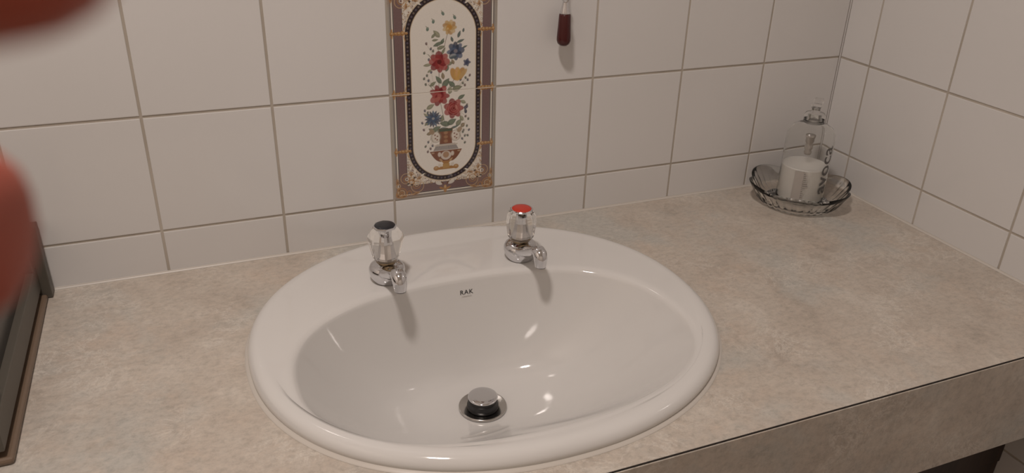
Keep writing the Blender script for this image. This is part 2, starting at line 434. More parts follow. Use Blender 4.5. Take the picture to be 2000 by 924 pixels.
    for (x_, y_, l_, w_, an, c_) in ((64, 226, 13, 3.2, 2.3, 2), (60, 224, 9, 1.8, .8, 1), (67, 213, 17, 2.4, .35, 0), (70, 208, 12, 2.4, .3, 1), (72, 216, 9, 2.2, 1.1, 0), (73, 203, 12, 1.8, 1.0, 1), (62, 218, 9, 1.6, .1, 1),
                                     (95, 224, 10, 2.0, 1.2, 3), (97, 215, 12, 1.8, .35, 3), (85, 218, 8, 1.8, 1.9, 3), (103, 207, 8, 1.3, .4, 3), (101, 229, 6, 1.5, 1.4, 3),
                                     (52, 186, 14, 2.0, .1, 2), (54, 178, 8, 1.5, .6, 2), (66, 165, 14, 3, 2.2, 0), (76, 160, 16, 4, .9, 0), (72, 170, 10, 2.4, 1.7, 4), (84, 158, 13, 3.4, 2.4, 0), (58, 160, 11, 2.2, .6, 1),
                                     (92, 152, 15, 3.6, .2, 1), (82, 150, 10, 3, 1.3, 2), (98, 140, 12, 2.6, .5, 0), (100, 133, 10, 2.4, 2.7, 2), (54, 130, 13, 3, .5, 2), (48, 118, 11, 2, 2.4, 2), (50, 108, 13, 2, .7, 1), (62, 98, 14, 3.4, .4, 0),
                                     (74, 104, 16, 4.0, 2.9, 0), (84, 106, 15, 4.0, .5, 0), (94, 104, 12, 3.4, .9, 1), (98, 110, 10, 2.6, 2.1, 2), (70, 112, 10, 3, 1.4, 1), (56, 96, 13, 3, 2.6, 1), (66, 92, 14, 2.6, 1.8, 1), (52, 92, 9, 2.4, .2, 4), (100, 100, 8, 3, .8, 4),
                                     (88, 98, 14, 1.6, .3, 3), (72, 97, 14, 2.0, .05, 3), (78, 180, 10, 2.6, 1.2, 0), (82, 186, 9, 2.6, .2, 1), (86, 188, 8, 2.2, 2.0, 4)):
        c_ = GR[c_]; leaf(x_, y_, l_, w_, an, c_, 0.9); leaf(x_ + .6, y_ + .6, l_ * .7, w_ * .3, an, tuple(min(1, k * 1.7) for k in c_), 0.7)
    def flower(cx, cy, R, cols_, petals, inner, ragged=0.18):
        for ring in range(3):
            for k in range(petals):
                a = 2 * PI * (k + ring * .5) / petals + rnd.uniform(-.12, .12); rr = R * (0.62, 0.42, 0.22)[ring]
                ell(cx + rr * math.cos(a), cy + rr * math.sin(a), R * (0.42, 0.32, 0.24)[ring], R * (0.30, 0.24, 0.2)[ring] * (1 + rnd.uniform(-ragged, ragged)), a, cols_[(k + ring) % len(cols_)], 0.88, 0.8)
        ell(cx, cy, R * .22, R * .22, 0, inner, 0.9, 0.8)
    RED = [(0.26, 0.035, 0.035), (0.34, 0.075, 0.07), (0.20, 0.02, 0.025)]
    flower(81.9, 233.6, 9.6, [(0.50, 0.34, 0.15), (0.42, 0.26, 0.11), (0.55, 0.42, 0.24)], 9, (0.42, 0.20, 0.04))
    ell(81.5, 233.6, 4.2, 4.0, 0, (0.48, 0.25, 0.06), .9, 1.5); ell(79.5, 232, 1.5, 1.4, 0, (0.6, 0.42, 0.18), .9)
    flower(90.1, 202, 12.0, [BL, (0.09, 0.12, 0.19), (0.04, 0.05, 0.08)], 8, (0.22, 0.20, 0.22)); ell(86, 196, 4.5, 2.6, .2, (0.34, 0.36, 0.36), .8, 1.2); ell(87, 194, 5, 2, .2, (0.06, 0.09, 0.11), .8, 1)
    flower(105.8, 185.8, 5.4, [BL, (0.08, 0.08, 0.14)], 5, (0.05, 0.06, 0.10))
    flower(67.4, 189, 14.0, RED, 8, (0.10, 0.012, 0.012)); ell(78, 189, 3.6, 5, .3, (0.42, 0.15, 0.13), .8, 1.2)
    flower(66.8, 144, 14.0, RED, 7, (0.38, 0.10, 0.09)); ell(63, 139, 5, 3, .4, (0.44, 0.16, 0.13), .7, 1); ell(70, 150, 5, 2, 2, (0.15, 0.01, 0.015), .7, 1)
    flower(86.8, 124.7, 14.0, RED, 7, (0.18, 0.02, 0.02))
    for r_, a_ in ((10.5, .2), (7.5, 1.3), (4.5, 2.6), (2.2, 4)): ringc(87, 125, r_, .6, (0.50, 0.20, 0.17), .65)
    ell(91, 126, 1.6, 4, .3, (0.50, 0.22, 0.18), .8, 1)
    # tulip
    for (dx, rx, ry, an, c_) in ((-5, 4.5, 9, -.35, (0.46, 0.25, 0.06)), (5, 4.8, 9, .4, (0.42, 0.23, 0.07)), (0, 4.5, 9.5, 0, (0.54, 0.33, 0.10)), (8, 3, 8, .7, (0.48, 0.32, 0.14))):
        ell(92.5 + dx, 171, rx, ry, -an, c_, .92, .9)
    ell(91, 173, 1.6, 6, 0, (0.58, 0.34, 0.16), .8, 1)
    # cornflower
    for k in range(16):
        a = 2 * PI * k / 16; leaf(57.6 + 6.6 * math.cos(a), 112.4 + 6.6 * math.sin(a), 12, 2.0, a, [BL, (0.08, 0.13, 0.20), (0.05, 0.06, 0.09)][k % 3], .9)
    ell(57.6, 112.4, 4.6, 4.4, 0, (0.06, 0.09, 0.15), .9, 1); ell(57.6, 113, 2.0, 1.8, 0, (0.30, 0.30, 0.30), .9)
    ell(104.5, 125, 3.4, 2.4, .5, (0.07, 0.06, 0.10), .9); leaf(104, 120, 8, 2, 1.9, (0.07, 0.07, 0.10), .9)
    # ---- vase
    VB, VB2 = (0.20, 0.085, 0.05), (0.34, 0.20, 0.11)
    def poly(f_, x0, x1, y0, y1, col, a=1.0):
        s = ((Vv >= y0) & (Vv <= y1)); t = (Vv - y0) / (y1 - y0); hw = f_(t)
        put(sm(abs(U - 75.2) - hw) * s, col, a)
    poly(lambda t: 8.0 + 2.2 * t + 1.5 * np.exp(-t * 6), 0, 0, 74, 97, VB)
    for y_ in (79, 85, 91): ell(75.2, y_, 3.0, 2.4, 0, VB2, .8, 1)
    poly(lambda t: 9.5 - 0 * t, 0, 0, 93, 96.5, (0.07, 0.09, 0.06))
    for s_ in (-1, 1):
        ringc(75.2 + s_ * 14, 86, 6.2, 1.0, (0.34, 0.27, 0.20), .9); ell(75.2 + s_ * 14, 86, 5.6, 7.4, 0, (0.62, 0.57, 0.50), .9)
        for (dx, dy) in ((-1.5, 3), (2, 1), (-1, -2), (1.5, -4)): ell(75.2 + s_ * 14 + dx, 86 + dy, 1.3, 1.1, .4, VB, .85)
        ringc(75.2 + s_ * 14, 86, 7.6, 0.7, (0.22, 0.2, 0.14), .8); ell(75.2 + s_ * 20, 94, 3.2, 4.4, s_ * -.6, (0.32, 0.23, 0.15), .9)
    poly(lambda t: 13.5 + 5 * (1 - t), 0, 0, 66, 75, (0.40, 0.37, 0.34))
    for k in range(-9, 10): seg(75.2 + k * 1.9, 66.8, 75.2 + k * 1.6, 72, .7, (0.14, 0.13, 0.14), .9)
    poly(lambda t: 17 + 0 * t, 0, 0, 72.6, 74.2, (0.50, 0.45, 0.38))
    poly(lambda t: 7 + 16.5 * np.sqrt(np.clip(t, 0, 1)), 0, 0, 49, 65.5, VB)
    ell(75.2, 58, 7.5, 6.5, 0, (0.58, 0.52, 0.46), .95, 1); ell(75.2, 59, 4.5, 4.6, 0, VB2, .9, 1)
    for s_ in (-1, 1):
        ell(75.2 + s_ * 9.5, 60, 2.4, 3.4, 0, (0.60, 0.54, 0.47), .9, 1); ell(75.2 + s_ * 19, 63, 2.4, 1.2, 0, (0.42, 0.30, 0.2), .8); leaf(75.2 + s_ * 7, 51, 8, 1.5, s_ * .8, GOLD2, .8)
    poly(lambda t: 3.2 + 4 * t * t, 0, 0, 43, 50, GOLD)
    poly(lambda t: 17 - 9 * t, 0, 0, 37.5, 42, GOLD)
    poly(lambda t: 5 + 0 * t, 0, 0, 39, 46, (0.42, 0.26, 0.10))
    for s_ in (-1, 1): ell(75.2 + s_ * 14.5, 40, 4.0, 3.4, 0, GOLD, .95); ell(75.2 + s_ * 14.5, 41, 1.8, 1.2, 0, GOLD2, .9); ell(75.2 + s_ * 9, 44, 3, 2.2, s_ * .5, (0.58, 0.52, 0.44), .8)
    # print grain
    img *= (0.95 + 0.10 * grain)[..., None]
    return img, nx, ny

A, NX, NY = art()
M['decor'] = mat('printed_glazed_tile', (0.6, 0.6, 0.6), 0.14)
N, L, b = nodes(M['decor'])
at = N.new('ShaderNodeAttribute'); at.attribute_name = 'print'; L.new(at.outputs['Color'], b.inputs['Base Color'])
def decor_tile(part, label):
    half = NY // 2
    rowsel = list(range(0, half + 1)) if part == 0 else list(range(half, NY))
    g = 0.0005; nr_, nc = len(rowsel), NX
    u = np.linspace(g, DW - g, nc); z0 = ZB + (0 if part == 0 else TH)
    v = np.linspace(z0 + g, z0 + TH - g, nr_)
    X, Z = np.meshgrid(u, v); Y = np.full_like(X, -0.0001)
    co = np.stack([X, Y, Z], -1).reshape(-1, 3)
    idx = np.arange(nr_ * nc).reshape(nr_, nc)
    q = np.stack([idx[:-1, :-1], idx[:-1, 1:], idx[1:, 1:], idx[1:, :-1]], -1).reshape(-1, 4)
    per = list(idx[0, :]) + list(idx[1:, -1]) + list(idx[-1, -2::-1]) + list(idx[-2:0:-1, 0])
    n0 = len(co); sk = co[per].copy(); sk[:, 1] = 0.004
    cen = np.array([DW / 2, 0, z0 + TH / 2]); 
    co = np.concatenate([co, sk]); m_ = len(per)
    side = np.array([(per[i], n0 + i, n0 + (i + 1) % m_, per[(i + 1) % m_]) for i in range(m_)])
    q = np.concatenate([q, side])
    me = bpy.data.meshes.new('decorated_tile')
    me.vertices.add(len(co)); me.vertices.foreach_set('co', co.ravel())
    me.loops.add(q.size); me.loops.foreach_set('vertex_index', q.ravel().astype(np.int32))
    me.polygons.add(len(q)); me.polygons.foreach_set('loop_start', np.arange(0, q.size, 4, dtype=np.int32))
    me.update(calc_edges=True)
    ca = me.color_attributes.new('print', 'FLOAT_COLOR', 'POINT')
    col = np.ones((len(co), 4)); col[:n0, :3] = A[rowsel].reshape(-1, 3); col[n0:, :3] = 0.55
    ca.data.foreach_set('color', col.ravel())
    me.materials.append(M['decor'])
    o = bpy.data.objects.new('decorated_tile', me); C.objects.link(o)
    return tag(o, label, 'tile', 'painted tiles of the flower picture')
struct(box('trim_4', 0.0, DW, -0.00005, 0.003, ZB + TH - 0.0013, ZB + TH + 0.0013, M['joint']))
decor_tile(0, 'lower painted wall tile, with the gold footed vase, blue cornflower and red roses')
decor_tile(1, 'upper painted wall tile, with the yellow daisy, blue flower and orange tulip')

# ------------------------------------------------------------------ basin outlines
def sell(cx, cy, a, b_, n, th):
    c, s = math.cos(th), math.sin(th)
    k = (abs(c / a) ** n + abs(s / b_) ** n) ** (-1 / n)
    return cx + k * c, cy + k * s
OC = (0.042, -0.258)
def outer(th, inset=0.0): return sell(OC[0], OC[1], 0.269 - inset, 0.240 - inset, 2.15, th)
IC = (0.038, -0.318)
def inner(th, grow=0.0):
    s = math.sin(th)
    bb = 0.143 if s < 0 else 0.156
    return sell(IC[0], IC[1], 0.221 + grow, bb + grow, 2.25 if s < 0 else 2.45, th)
DC = (0.040, -0.250)      # waste centre
DZ = -0.125
NT = 240
TH_ = [2 * PI * i / NT for i in range(NT)]

# ------------------------------------------------------------------ worktop with its basin cut-out
worktop = empty('worktop', (0, 0, 0), 0, 'mottled beige laminate worktop running along the tiled wall, with the basin set in it', 'worktop')
X0, X1, Y0, Y1 = -0.95, XR - 0.0005, -0.525, -0.0005
ths = sorted(TH_ + [math.atan2(y - OC[1], x - OC[0]) % (2 * PI) for x in (X0, X1) for y in (Y0, Y1)])
hole = [outer(t, 0.012) for t in ths]
rect = []
for t in ths:
    c, s = math.cos(t), math.sin(t); k = 1e9
    if c > 1e-9: k = min(k, (X1 - OC[0]) / c)
    if c < -1e-9: k = min(k, (X0 - OC[0]) / c)
    if s > 1e-9: k = min(k, (Y1 - OC[1]) / s)
    if s < -1e-9: k = min(k, (Y0 - OC[1]) / s)
    rect.append((OC[0] + k * c, OC[1] + k * s))
rings = [[(x, y, -0.03) for x, y in hole], [(x, y, 0) for x, y in hole], [(x, y, 0) for x, y in rect], [(x, y, -0.03) for x, y in rect], [(x, y, -0.03) for x, y in hole]]
V, F = loft(rings)
mesh('counter_top', V, F, M['laminate'], worktop, False)
bm = bmesh.new(); box_bm(bm, X0, X1, -0.527, -0.509, -0.133, -0.0014, 0.0006, 1)
fe = bm_obj('front_edge', bm, M['laminate'], worktop)
box('glue_line', X0, X1, -0.5262, -0.520, -0.0014, -0.0001, M['seam'], worktop)
tag(fe, label='deep laminate front edge')
# bead of sealant along the walls
def bead(name, a, b_, side, r=0.0028):
    a, b_ = Vector(a), Vector(b_); n = 6
    V = []; F = []
    for P_ in (a, b_):
        for j in range(n + 1):
            t = PI / 2 * j / n
            V.append(P_ + Vector(side) * (r * (1 - math.sin(t))) + Vector((0, 0, r * (1 - math.cos(t)))))
        V.append(P_)
    m_ = n + 2
    for j in range(m_): F.append((j, (j + 1) % m_, m_ + (j + 1) % m_, m_ + j))
    return struct(mesh(name, V, F, M['sealant'], None, True))
bead('trim_2', (-0.445, -0.0002, 0.0001), (XR - 0.001, -0.0002, 0.0001), (0, -1, 0))
bead('trim_3', (XR - 0.0002, -0.001, 0.0001), (XR - 0.0002, -0.525, 0.0001), (-1, 0, 0))

# ------------------------------------------------------------------ wash basin
basin = empty('wash_basin', (OC[0], OC[1], 0), 0, 'white oval wash basin with a wide rim, sunk in the laminate worktop', 'basin')
def rel(p): return (p[0] - OC[0], p[1] - OC[1], p[2])
RIMZ = 0.016
def deck_z(x, y):
    return RIMZ
rings = []
for ins, z in ((0.003, 0.0005), (0.0006, 0.003), (0.0, 0.006), (0.0006, 0.009), (0.003, 0.0125), (0.006, 0.0148), (0.010, 0.0160), (0.015, 0.0160), (0.0185, 0.0156)):
    rings.append([rel((*outer(t, ins), z)) for t in TH_])
# matching inner loop: the angle runs about the inner centre for the bowl, about the outer one at the rim
def inner_at(t, grow):
    return inner(t, grow)
for k in range(1, 7):
    s = k / 7
    rr = []
    for t in TH_:
        ox, oy = outer(t, 0.0185); ix, iy = inner_at(t, 0.012)
        rr.append(rel((ox + (ix - ox) * s, oy + (iy - oy) * s, 0.0156 - 0.0014 * s)))
    rings.append(rr)
R0 = 0.012
for k in range(0, 6):
    a = PI / 2 * k / 6 * 0.9
    rings.append([rel((*inner_at(t, R0 - R0 * math.sin(a)), 0.0142 - R0 * (1 - math.cos(a)) * 0.6)) for t in TH_])
zs = 0.0142 - R0 * (1 - math.cos(PI / 2 * 5 / 6 * 0.9)) * 0.6
NB = 44
def bowl_pt(t, r):
    """r runs from 1 at the rim of the bowl to 0 at the edge of the waste."""
    e = inner_at(t, R0 - R0 * math.sin(PI / 2 * 5 / 6 * 0.9))
    dx, dy = DC[0] + 0.034 * math.cos(t), DC[1] + 0.030 * math.sin(t)
    x, y = dx + (e[0] - dx) * r, dy + (e[1] - dy) * r
    back = max(0.0, math.sin(t))
    front = max(0.0, -math.sin(t))
    n = 2.5 + 1.7 * back - 1.20 * front
    c_ = 0.22
    hyp = (math.sqrt(r * r + c_ * c_) - c_) / (math.sqrt(1 + c_ * c_) - c_)
    q = hyp ** (n * 0.78)
    m = 1.0
    z = DZ + (zs - DZ) * q
    # the floor keeps a gentle fall to the waste
    z += 0.008 * (1 - (1 - r) ** 2) * (1 - q)
    return x, y, z
for i in range(1, NB + 1):
    u = i / NB
    r = 1 - (u ** 1.25)
    rings.append([rel(bowl_pt(t, max(r, 0))) for t in TH_])
rings.append([rel((DC[0] + 0.030 * math.cos(t), DC[1] + 0.0285 * math.sin(t), DZ - 0.0004)) for t in TH_])
rings.append([rel((DC[0] + 0.010 * math.cos(t), DC[1] + 0.010 * math.sin(t), DZ - 0.0006)) for t in TH_])
V, F = loft(rings, True, False, True)
bowl = mesh('bowl', V, F, M['porcelain'], basin)
bm = bmesh.new(); bm.from_mesh(bowl.data); bmesh.ops.recalc_face_normals(bm, faces=bm.faces)
bv = BVHTree.FromBMesh(bm)
bm.to_mesh(bowl.data); bm.free()
bowl.data.flip_normals() if bowl.data.polygons[NT * 8].normal.z < 0 else None
# silicone line round the rim
rr = []
for ins, z in ((-0.0035, 0.0002), (-0.0025, 0.0012), (-0.0005, 0.0020), (0.0012, 0.0028)):
    rr.append([rel((*outer(t, ins), z)) for t in TH_])
V, F = loft(rr); mesh('sealant_bead', V, F, M['sealant'], basin)

def text_mesh(body, size, spacing=1.0, extrude=0.0, bold=0.0):
    cu = bpy.data.curves.new('txt', 'FONT'); cu.body = body; cu.size = size; cu.space_character = spacing
    cu.align_x = 'CENTER'; cu.align_y = 'CENTER'; cu.extrude = extrude; cu.offset = bold; cu.resolution_u = 4
    o = bpy.data.objects.new('txt', cu); C.objects.link(o)
    dg = bpy.context.evaluated_depsgraph_get(); dg.update()
    me = bpy.data.meshes.new_from_object(o.evaluated_get(dg))
    bpy.data.objects.remove(o); bpy.data.curves.remove(cu)
    return me

def subdiv_tris(me, maxlen):
    bm = bmesh.new(); bm.from_mesh(me)
    bmesh.ops.triangulate(bm, faces=bm.faces)
    for _ in range(5):
        es = [e for e in bm.edges if e.calc_length() > maxlen]
        if not es: break
        bmesh.ops.subdivide_edges(bm, edges=es, cuts=1)
        bmesh.ops.triangulate(bm, faces=[f for f in bm.faces if len(f.verts) > 3])
    bm.to_mesh(me); bm.free()

def on_bowl(me, cx, cz, name, mat_, lift=0.0003):
    """Wraps flat artwork (x, y in metres) onto the back slope of the bowl, seen from the front."""
    subdiv_tris(me, 0.0015)
    V = []
    for v in me.vertices:
        o = Vector((cx + v.co.x - OC[0], -0.30 - OC[1], cz + v.co.y))
        h = bv.ray_cast(o, Vector((0, 1, 0)))
        p = h[0] if h[0] is not None else o
        n = h[1] if h[1] is not None else Vector((0, -1, 0))
        if n.y > 0: n = -n
        V.append(p + n * lift)
    F = [tuple(p.vertices) for p in me.polygons]
    return mesh(name, V, F, mat_, basin, False)
LOGO = (0.0485, -0.008)
on_bowl(text_mesh('RAK', 0.0085, 1.15, 0, 0.00008), LOGO[0], LOGO[1], 'maker_mark', M['ink'])
on_bowl(text_mesh('CERAMICS', 0.0026, 1.1), LOGO[0], LOGO[1] - 0.0058, 'maker_mark_small', M['ink_light'])

# waste fitting and plug
waste = empty('basin_waste', (DC[0], DC[1], DZ), 0, 'round chrome waste ring and raised pop-up plug on the floor of the basin', 'drain')
lathe('waste_ring', [(0.0300, 0.0006), (0.0300, 0.0030), (0.0292, 0.0037), (0.0282, 0.0034), (0.0250, 0.0022), (0.0215, 0.0012), (0.0192, 0.0006), (0.0150, 0.0)], M['drain_chrome'], waste, 64, True, False, True)
lathe('plug_seal', [(0.0188, 0.0009), (0.0196, 0.0020), (0.0197, 0.0050), (0.0190, 0.0078), (0.0176, 0.0092), (0.0172, 0.0108), (0.0176, 0.0125), (0.0181, 0.0145), (0.017, 0.0158)], M['dark_rubber'], waste, 56)
lathe('plug_cap', [(0.0170, 0.0155), (0.0182, 0.0158), (0.0186, 0.0166), (0.0184, 0.0174), (0.0170, 0.0181), (0.012, 0.0186), (0.006, 0.0188), (0.0005, 0.0189)], M['chrome'], waste, 56)

# ------------------------------------------------------------------ pillar taps
def make_tap(loc, rz, label, disc_mat, disc_name, cfg):
    t = empty('pillar_tap', loc, rz, label, 'tap', 'pillar taps on the basin deck')
    # body: round foot swelling and drawn out towards the spout
    prof = [(0.0165, 0.0), (0.0172, 0.0012), (0.0188, 0.004), (0.0210, 0.008), (0.0223, 0.013), (0.0222, 0.0175), (0.0200, 0.0215), (0.0155, 0.0240), (0.0112, 0.0250), (0.0100, 0.0275), (0.002, 0.0276)]
    bo = lathe('body', prof, M['chrome'], t, 48)
    path = [(0, 0.004, 0.0145), (0, -0.010, 0.0160), (0, -0.022, 0.0200), (0, -0.033, 0.0250), (0, -0.043, 0.0300), (0, -0.051, 0.0345), (0, -0.0570, 0.0368), (0, -0.0620, 0.0352), (0, -0.0642, 0.0305), (0, -0.0650, 0.0250), (0, -0.0654, 0.0195)]
    rad = [(0.0175, 0.0095), (0.0160, 0.0092), (0.0125, 0.0082), (0.0102, 0.0074), (0.0090, 0.0068), (0.0086, 0.0068), (0.0090, 0.0076), (0.0092, 0.0082), (0.0088, 0.0082), (0.0080, 0.0078), (0.0070, 0.0070)]
    V, F = loft(tube_rings(path, rad, 28), True, True, False)
    sp = mesh('spout', V, F, M['chrome'], t)
    lathe('outlet', [(0.0069, 0.0193), (0.0055, 0.0190), (0.0053, 0.0220), (0.0005, 0.0220)], M['dark_hole'], t, 24, True, False, True, center=(0, -0.0654))
    lathe('collar', [(0.0100, 0.0262), (0.0128, 0.0268), (0.0128, 0.0290), (0.0095, 0.0292)], M['brass'], t, 40)
    # clear faceted knob
    k = lathe('knob', [(cfg[0] * r, z) for r, z in cfg[1]], M['acrylic'], t, 8, False, True, True, rot0=PI / 8 + cfg[2])
    bm = bmesh.new(); bm.from_mesh(k.data); bmesh.ops.bevel(bm, geom=list(bm.edges), offset=0.0007, segments=2, profile=0.5, affect='EDGES'); bm.to_mesh(k.data); bm.free()
    lathe('stem', [(0.0112, 0.0315), (0.0108, 0.0345), (0.0085, 0.042), (0.0064, 0.052), (0.0056, 0.060), (0.0075, 0.065), (0.0078, 0.0685)], M['chrome'], t, 10, False, True, True)
    zt = cfg[1][-1][1]
    r_ = lathe('cap_ring', [(0.0128, zt - 0.0008), (0.0148, zt + 0.0002), (0.0150, zt + 0.0016), (0.0140, zt + 0.0026), (0.0128, zt + 0.0024)], M['chrome'], t, cfg[3], False, False, False, rot0=PI / 8 + cfg[2])
    d_ = lathe(disc_name, [(0.0130, zt + 0.0002), (0.0132, zt + 0.0020), (0.0120, zt + 0.0030), (0.006, zt + 0.0034), (0.0005, zt + 0.0035)], disc_mat, t, 40)
    return t
facet_cold = [(0.0140, 0.0285), (0.0160, 0.0320), (0.0205, 0.0480), (0.0228, 0.0570), (0.0222, 0.0620), (0.0170, 0.0700), (0.0138, 0.0728)]
facet_hot = [(0.0150, 0.0285), (0.0172, 0.0315), (0.0192, 0.0440), (0.0198, 0.0540), (0.0188, 0.0620), (0.0170, 0.0670), (0.0150, 0.0690)]
make_tap((-0.047, -0.137, 0.0146), 0.0, 'cold pillar tap with a black disc on its clear faceted knob, nearer the vase tiles', M['black_plastic'], 'black_disc', (1.0, facet_cold, 0.25, 8))
make_tap((0.133, -0.137, 0.0146), 0.0, 'hot pillar tap with a red disc on its clear knob', M['red_plastic'], 'red_disc', (1.0, facet_hot, 0.0, 32))

# ------------------------------------------------------------------ glass dish
DX, DY = 0.637, -0.083
dish = empty('glass_dish', (DX, DY, 0), 0, 'clear pressed glass soap dish with a wavy rim in the tiled corner', 'dish')
ND = 144
def dish_ring(r, z, wave, flute, zw=0.0, ph=0.25):
    out = []
    for j in range(ND):
        t = 2 * PI * j / ND
        lob = abs(math.cos(3 * (t + ph)))          # six petals
        lob = lob ** 0.8
        rr_ = r * (1 + wave * (lob - 0.5)) + flute * math.cos(36 * t)
        out.append((rr_ * math.cos(t), rr_ * math.sin(t), z + zw * (lob - 0.5)))
    return out
O = [dish_ring(0.012, 0.0022, 0, 0), dish_ring(0.048, 0.0022, 0, 0), dish_ring(0.050, 0.0002, 0, 0), dish_ring(0.054, 0.0004, 0, 0.0003), dish_ring(0.059, 0.004, 0.01, 0.0008), dish_ring(0.064, 0.010, 0.03, 0.0011),
     dish_ring(0.0685, 0.018, 0.05, 0.0010, 0.001), dish_ring(0.073, 0.0255, 0.08, 0.0006, 0.003), dish_ring(0.077, 0.0325, 0.10, 0.0, 0.005), dish_ring(0.0772, 0.0340, 0.10, 0, 0.0055),
     dish_ring(0.0755, 0.0340, 0.10, 0, 0.0055), dish_ring(0.0705, 0.0255, 0.08, 0.0, 0.003), dish_ring(0.0650, 0.018, 0.05, 0, 0.001), dish_ring(0.0600, 0.011, 0.03, 0), dish_ring(0.054, 0.0062, 0, 0), dish_ring(0.046, 0.0050, 0, 0), dish_ring(0.012, 0.0050, 0, 0)]
V, F = loft(O, True, True, True)
dg_ = mesh('glass_bowl', V, F, M['glass'], dish)
def fix_normals(o):
    bm = bmesh.new(); bm.from_mesh(o.data); bmesh.ops.recalc_face_normals(bm, faces=bm.faces)
    if bm.calc_volume(signed=True) < 0: bmesh.ops.reverse_faces(bm, faces=bm.faces)
    bm.to_mesh(o.data); bm.free()
fix_normals(dg_)

# ------------------------------------------------------------------ soap bottle
BX, BY = 0.645, -0.078
bot = empty('soap_bottle', (BX, BY, 0.0056), 0, 'clear hand soap bottle half full of white soap, standing in the glass dish', 'bottle')
BR_ = 0.0365
shell = [(0.030, 0.0), (0.0345, 0.0008), (BR_, 0.004), (BR_, 0.100), (0.0355, 0.110), (0.031, 0.118), (0.022, 0.1235), (0.0135, 0.1255), (0.0135, 0.131)]
inn = [(0.0125, 0.131), (0.0125, 0.1245), (0.021, 0.1222), (0.0300, 0.1165), (0.0343, 0.109), (BR_ - 0.0012, 0.100), (BR_ - 0.0012, 0.005), (0.0335, 0.0020), (0.001, 0.0018)]
fix_normals(lathe('bottle_shell', shell + inn, M['thin_plastic'], bot, 72, True, True, True))
lathe('liquid_soap', [(0.001, 0.0024), (0.0325, 0.0024), (BR_ - 0.0018, 0.0055), (BR_ - 0.0018, 0.057), (0.0335, 0.0582), (0.001, 0.0582)], M['soap'], bot, 64, False)
lathe('pump_housing', [(0.001, 0.074), (0.0050, 0.0742), (0.0060, 0.078), (0.0045, 0.081), (0.0062, 0.084), (0.0062, 0.089), (0.0048, 0.092), (0.0064, 0.095), (0.0064, 0.101), (0.0075, 0.103), (0.0075, 0.106), (0.001, 0.1065)], M['label_grey'], bot, 32)
lathe('collar', [(0.0155, 0.1262), (0.0158, 0.138), (0.0140, 0.141), (0.0060, 0.142), (0.0060, 0.1500), (0.001, 0.1502)], M['pump_plastic'], bot, 40)
bm = bmesh.new(); box_bm(bm, -0.0075, 0.0075, -0.030, 0.010, 0.1495, 0.1580, 0.0032, 3)
pn = bm_obj('pump_nozzle', bm, M['pump_plastic'], bot); pn.rotation_euler = (0, 0, 2.3)
def on_cyl(me, az, z0, R_, name, m_, vertical=False, maxlen=0.002):
    subdiv_tris(me, maxlen)
    V = []
    for v in me.vertices:
        x, y = v.co.x, v.co.y
        if vertical: x, y = -y, x
        a = az + x / R_
        V.append((R_ * math.cos(a), R_ * math.sin(a), z0 + y))
    return mesh(name, V, [tuple(p.vertices) for p in me.polygons], m_, bot, False)
AZ = math.radians(-132)     # side of the bottle that faces the camera
on_cyl(text_mesh('avoca', 0.034, 1.02, 0, 0.0004), AZ + 0.93, 0.058, BR_ + 0.0002, 'brand_lettering', M['print_grey'], True)
# narrow printed panel with ragged lines of small print
rn = random.Random(4); V = []; F = []
def quad(x0, x1, y0, y1):
    n0 = len(V); V.extend([(x0, y0, 0), (x1, y0, 0), (x1, y1, 0), (x0, y1, 0)]); F.append((n0, n0 + 1, n0 + 2, n0 + 3))
quad(-0.010, 0.004, 0.006, 0.057)
me = bpy.data.meshes.new('p'); me.from_pydata(V, [], F)
on_cyl(me, AZ - 0.10, 0.0, BR_ + 0.0002, 'back_label', M['label_grey'])
V = []; F = []
y = 0.012
while y < 0.055:
    quad(0.003, 0.0055 + rn.random() * 0.008, y, y + 0.0020); y += 0.0032
me = bpy.data.meshes.new('p'); me.from_pydata(V, [], F)
on_cyl(me, AZ - 0.10, 0.0, BR_ + 0.0003, 'small_print', M['label_grey'])

# ------------------------------------------------------------------ light pull
PX, PY = 0.238, -0.018
pull = empty('light_pull', (PX, PY, 0.262), 0, 'dark red light pull handle with a chrome cone, hanging on a cord before the tiles', 'light pull')
lathe('handle', [(0.0015, 0.0), (0.0050, 0.0008), (0.0082, 0.0035), (0.0096, 0.0075), (0.0096, 0.012), (0.0088, 0.025), (0.0080, 0.041), (0.0076, 0.0425), (0.003, 0.0428)], M['handle_red'], pull, 40)
lathe('chrome_cone', [(0.0070, 0.0426), (0.0070, 0.0440), (0.0066, 0.0460), (0.0054, 0.052), (0.0042, 0.0575), (0.0040, 0.0590), (0.0050, 0.0605), (0.0055, 0.0630), (0.0050, 0.0655), (0.0030, 0.0675), (0.0012, 0.068)], M['chrome'], pull, 32)
V, F = loft(tube_rings([(0, 0, 0.067), (0, 0, 0.4), (0, 0, 0.9), (0, 0, ZC - 0.262 - 0.02)], [0.0011] * 4, 8), True, True, True)
mesh('cord', V, F, M['cord'], pull)
lathe('ceiling_switch', [(0.012, ZC - 0.262 - 0.028), (0.030, ZC - 0.262 - 0.024), (0.032, ZC - 0.262)], M['ceiling'], pull, 32)

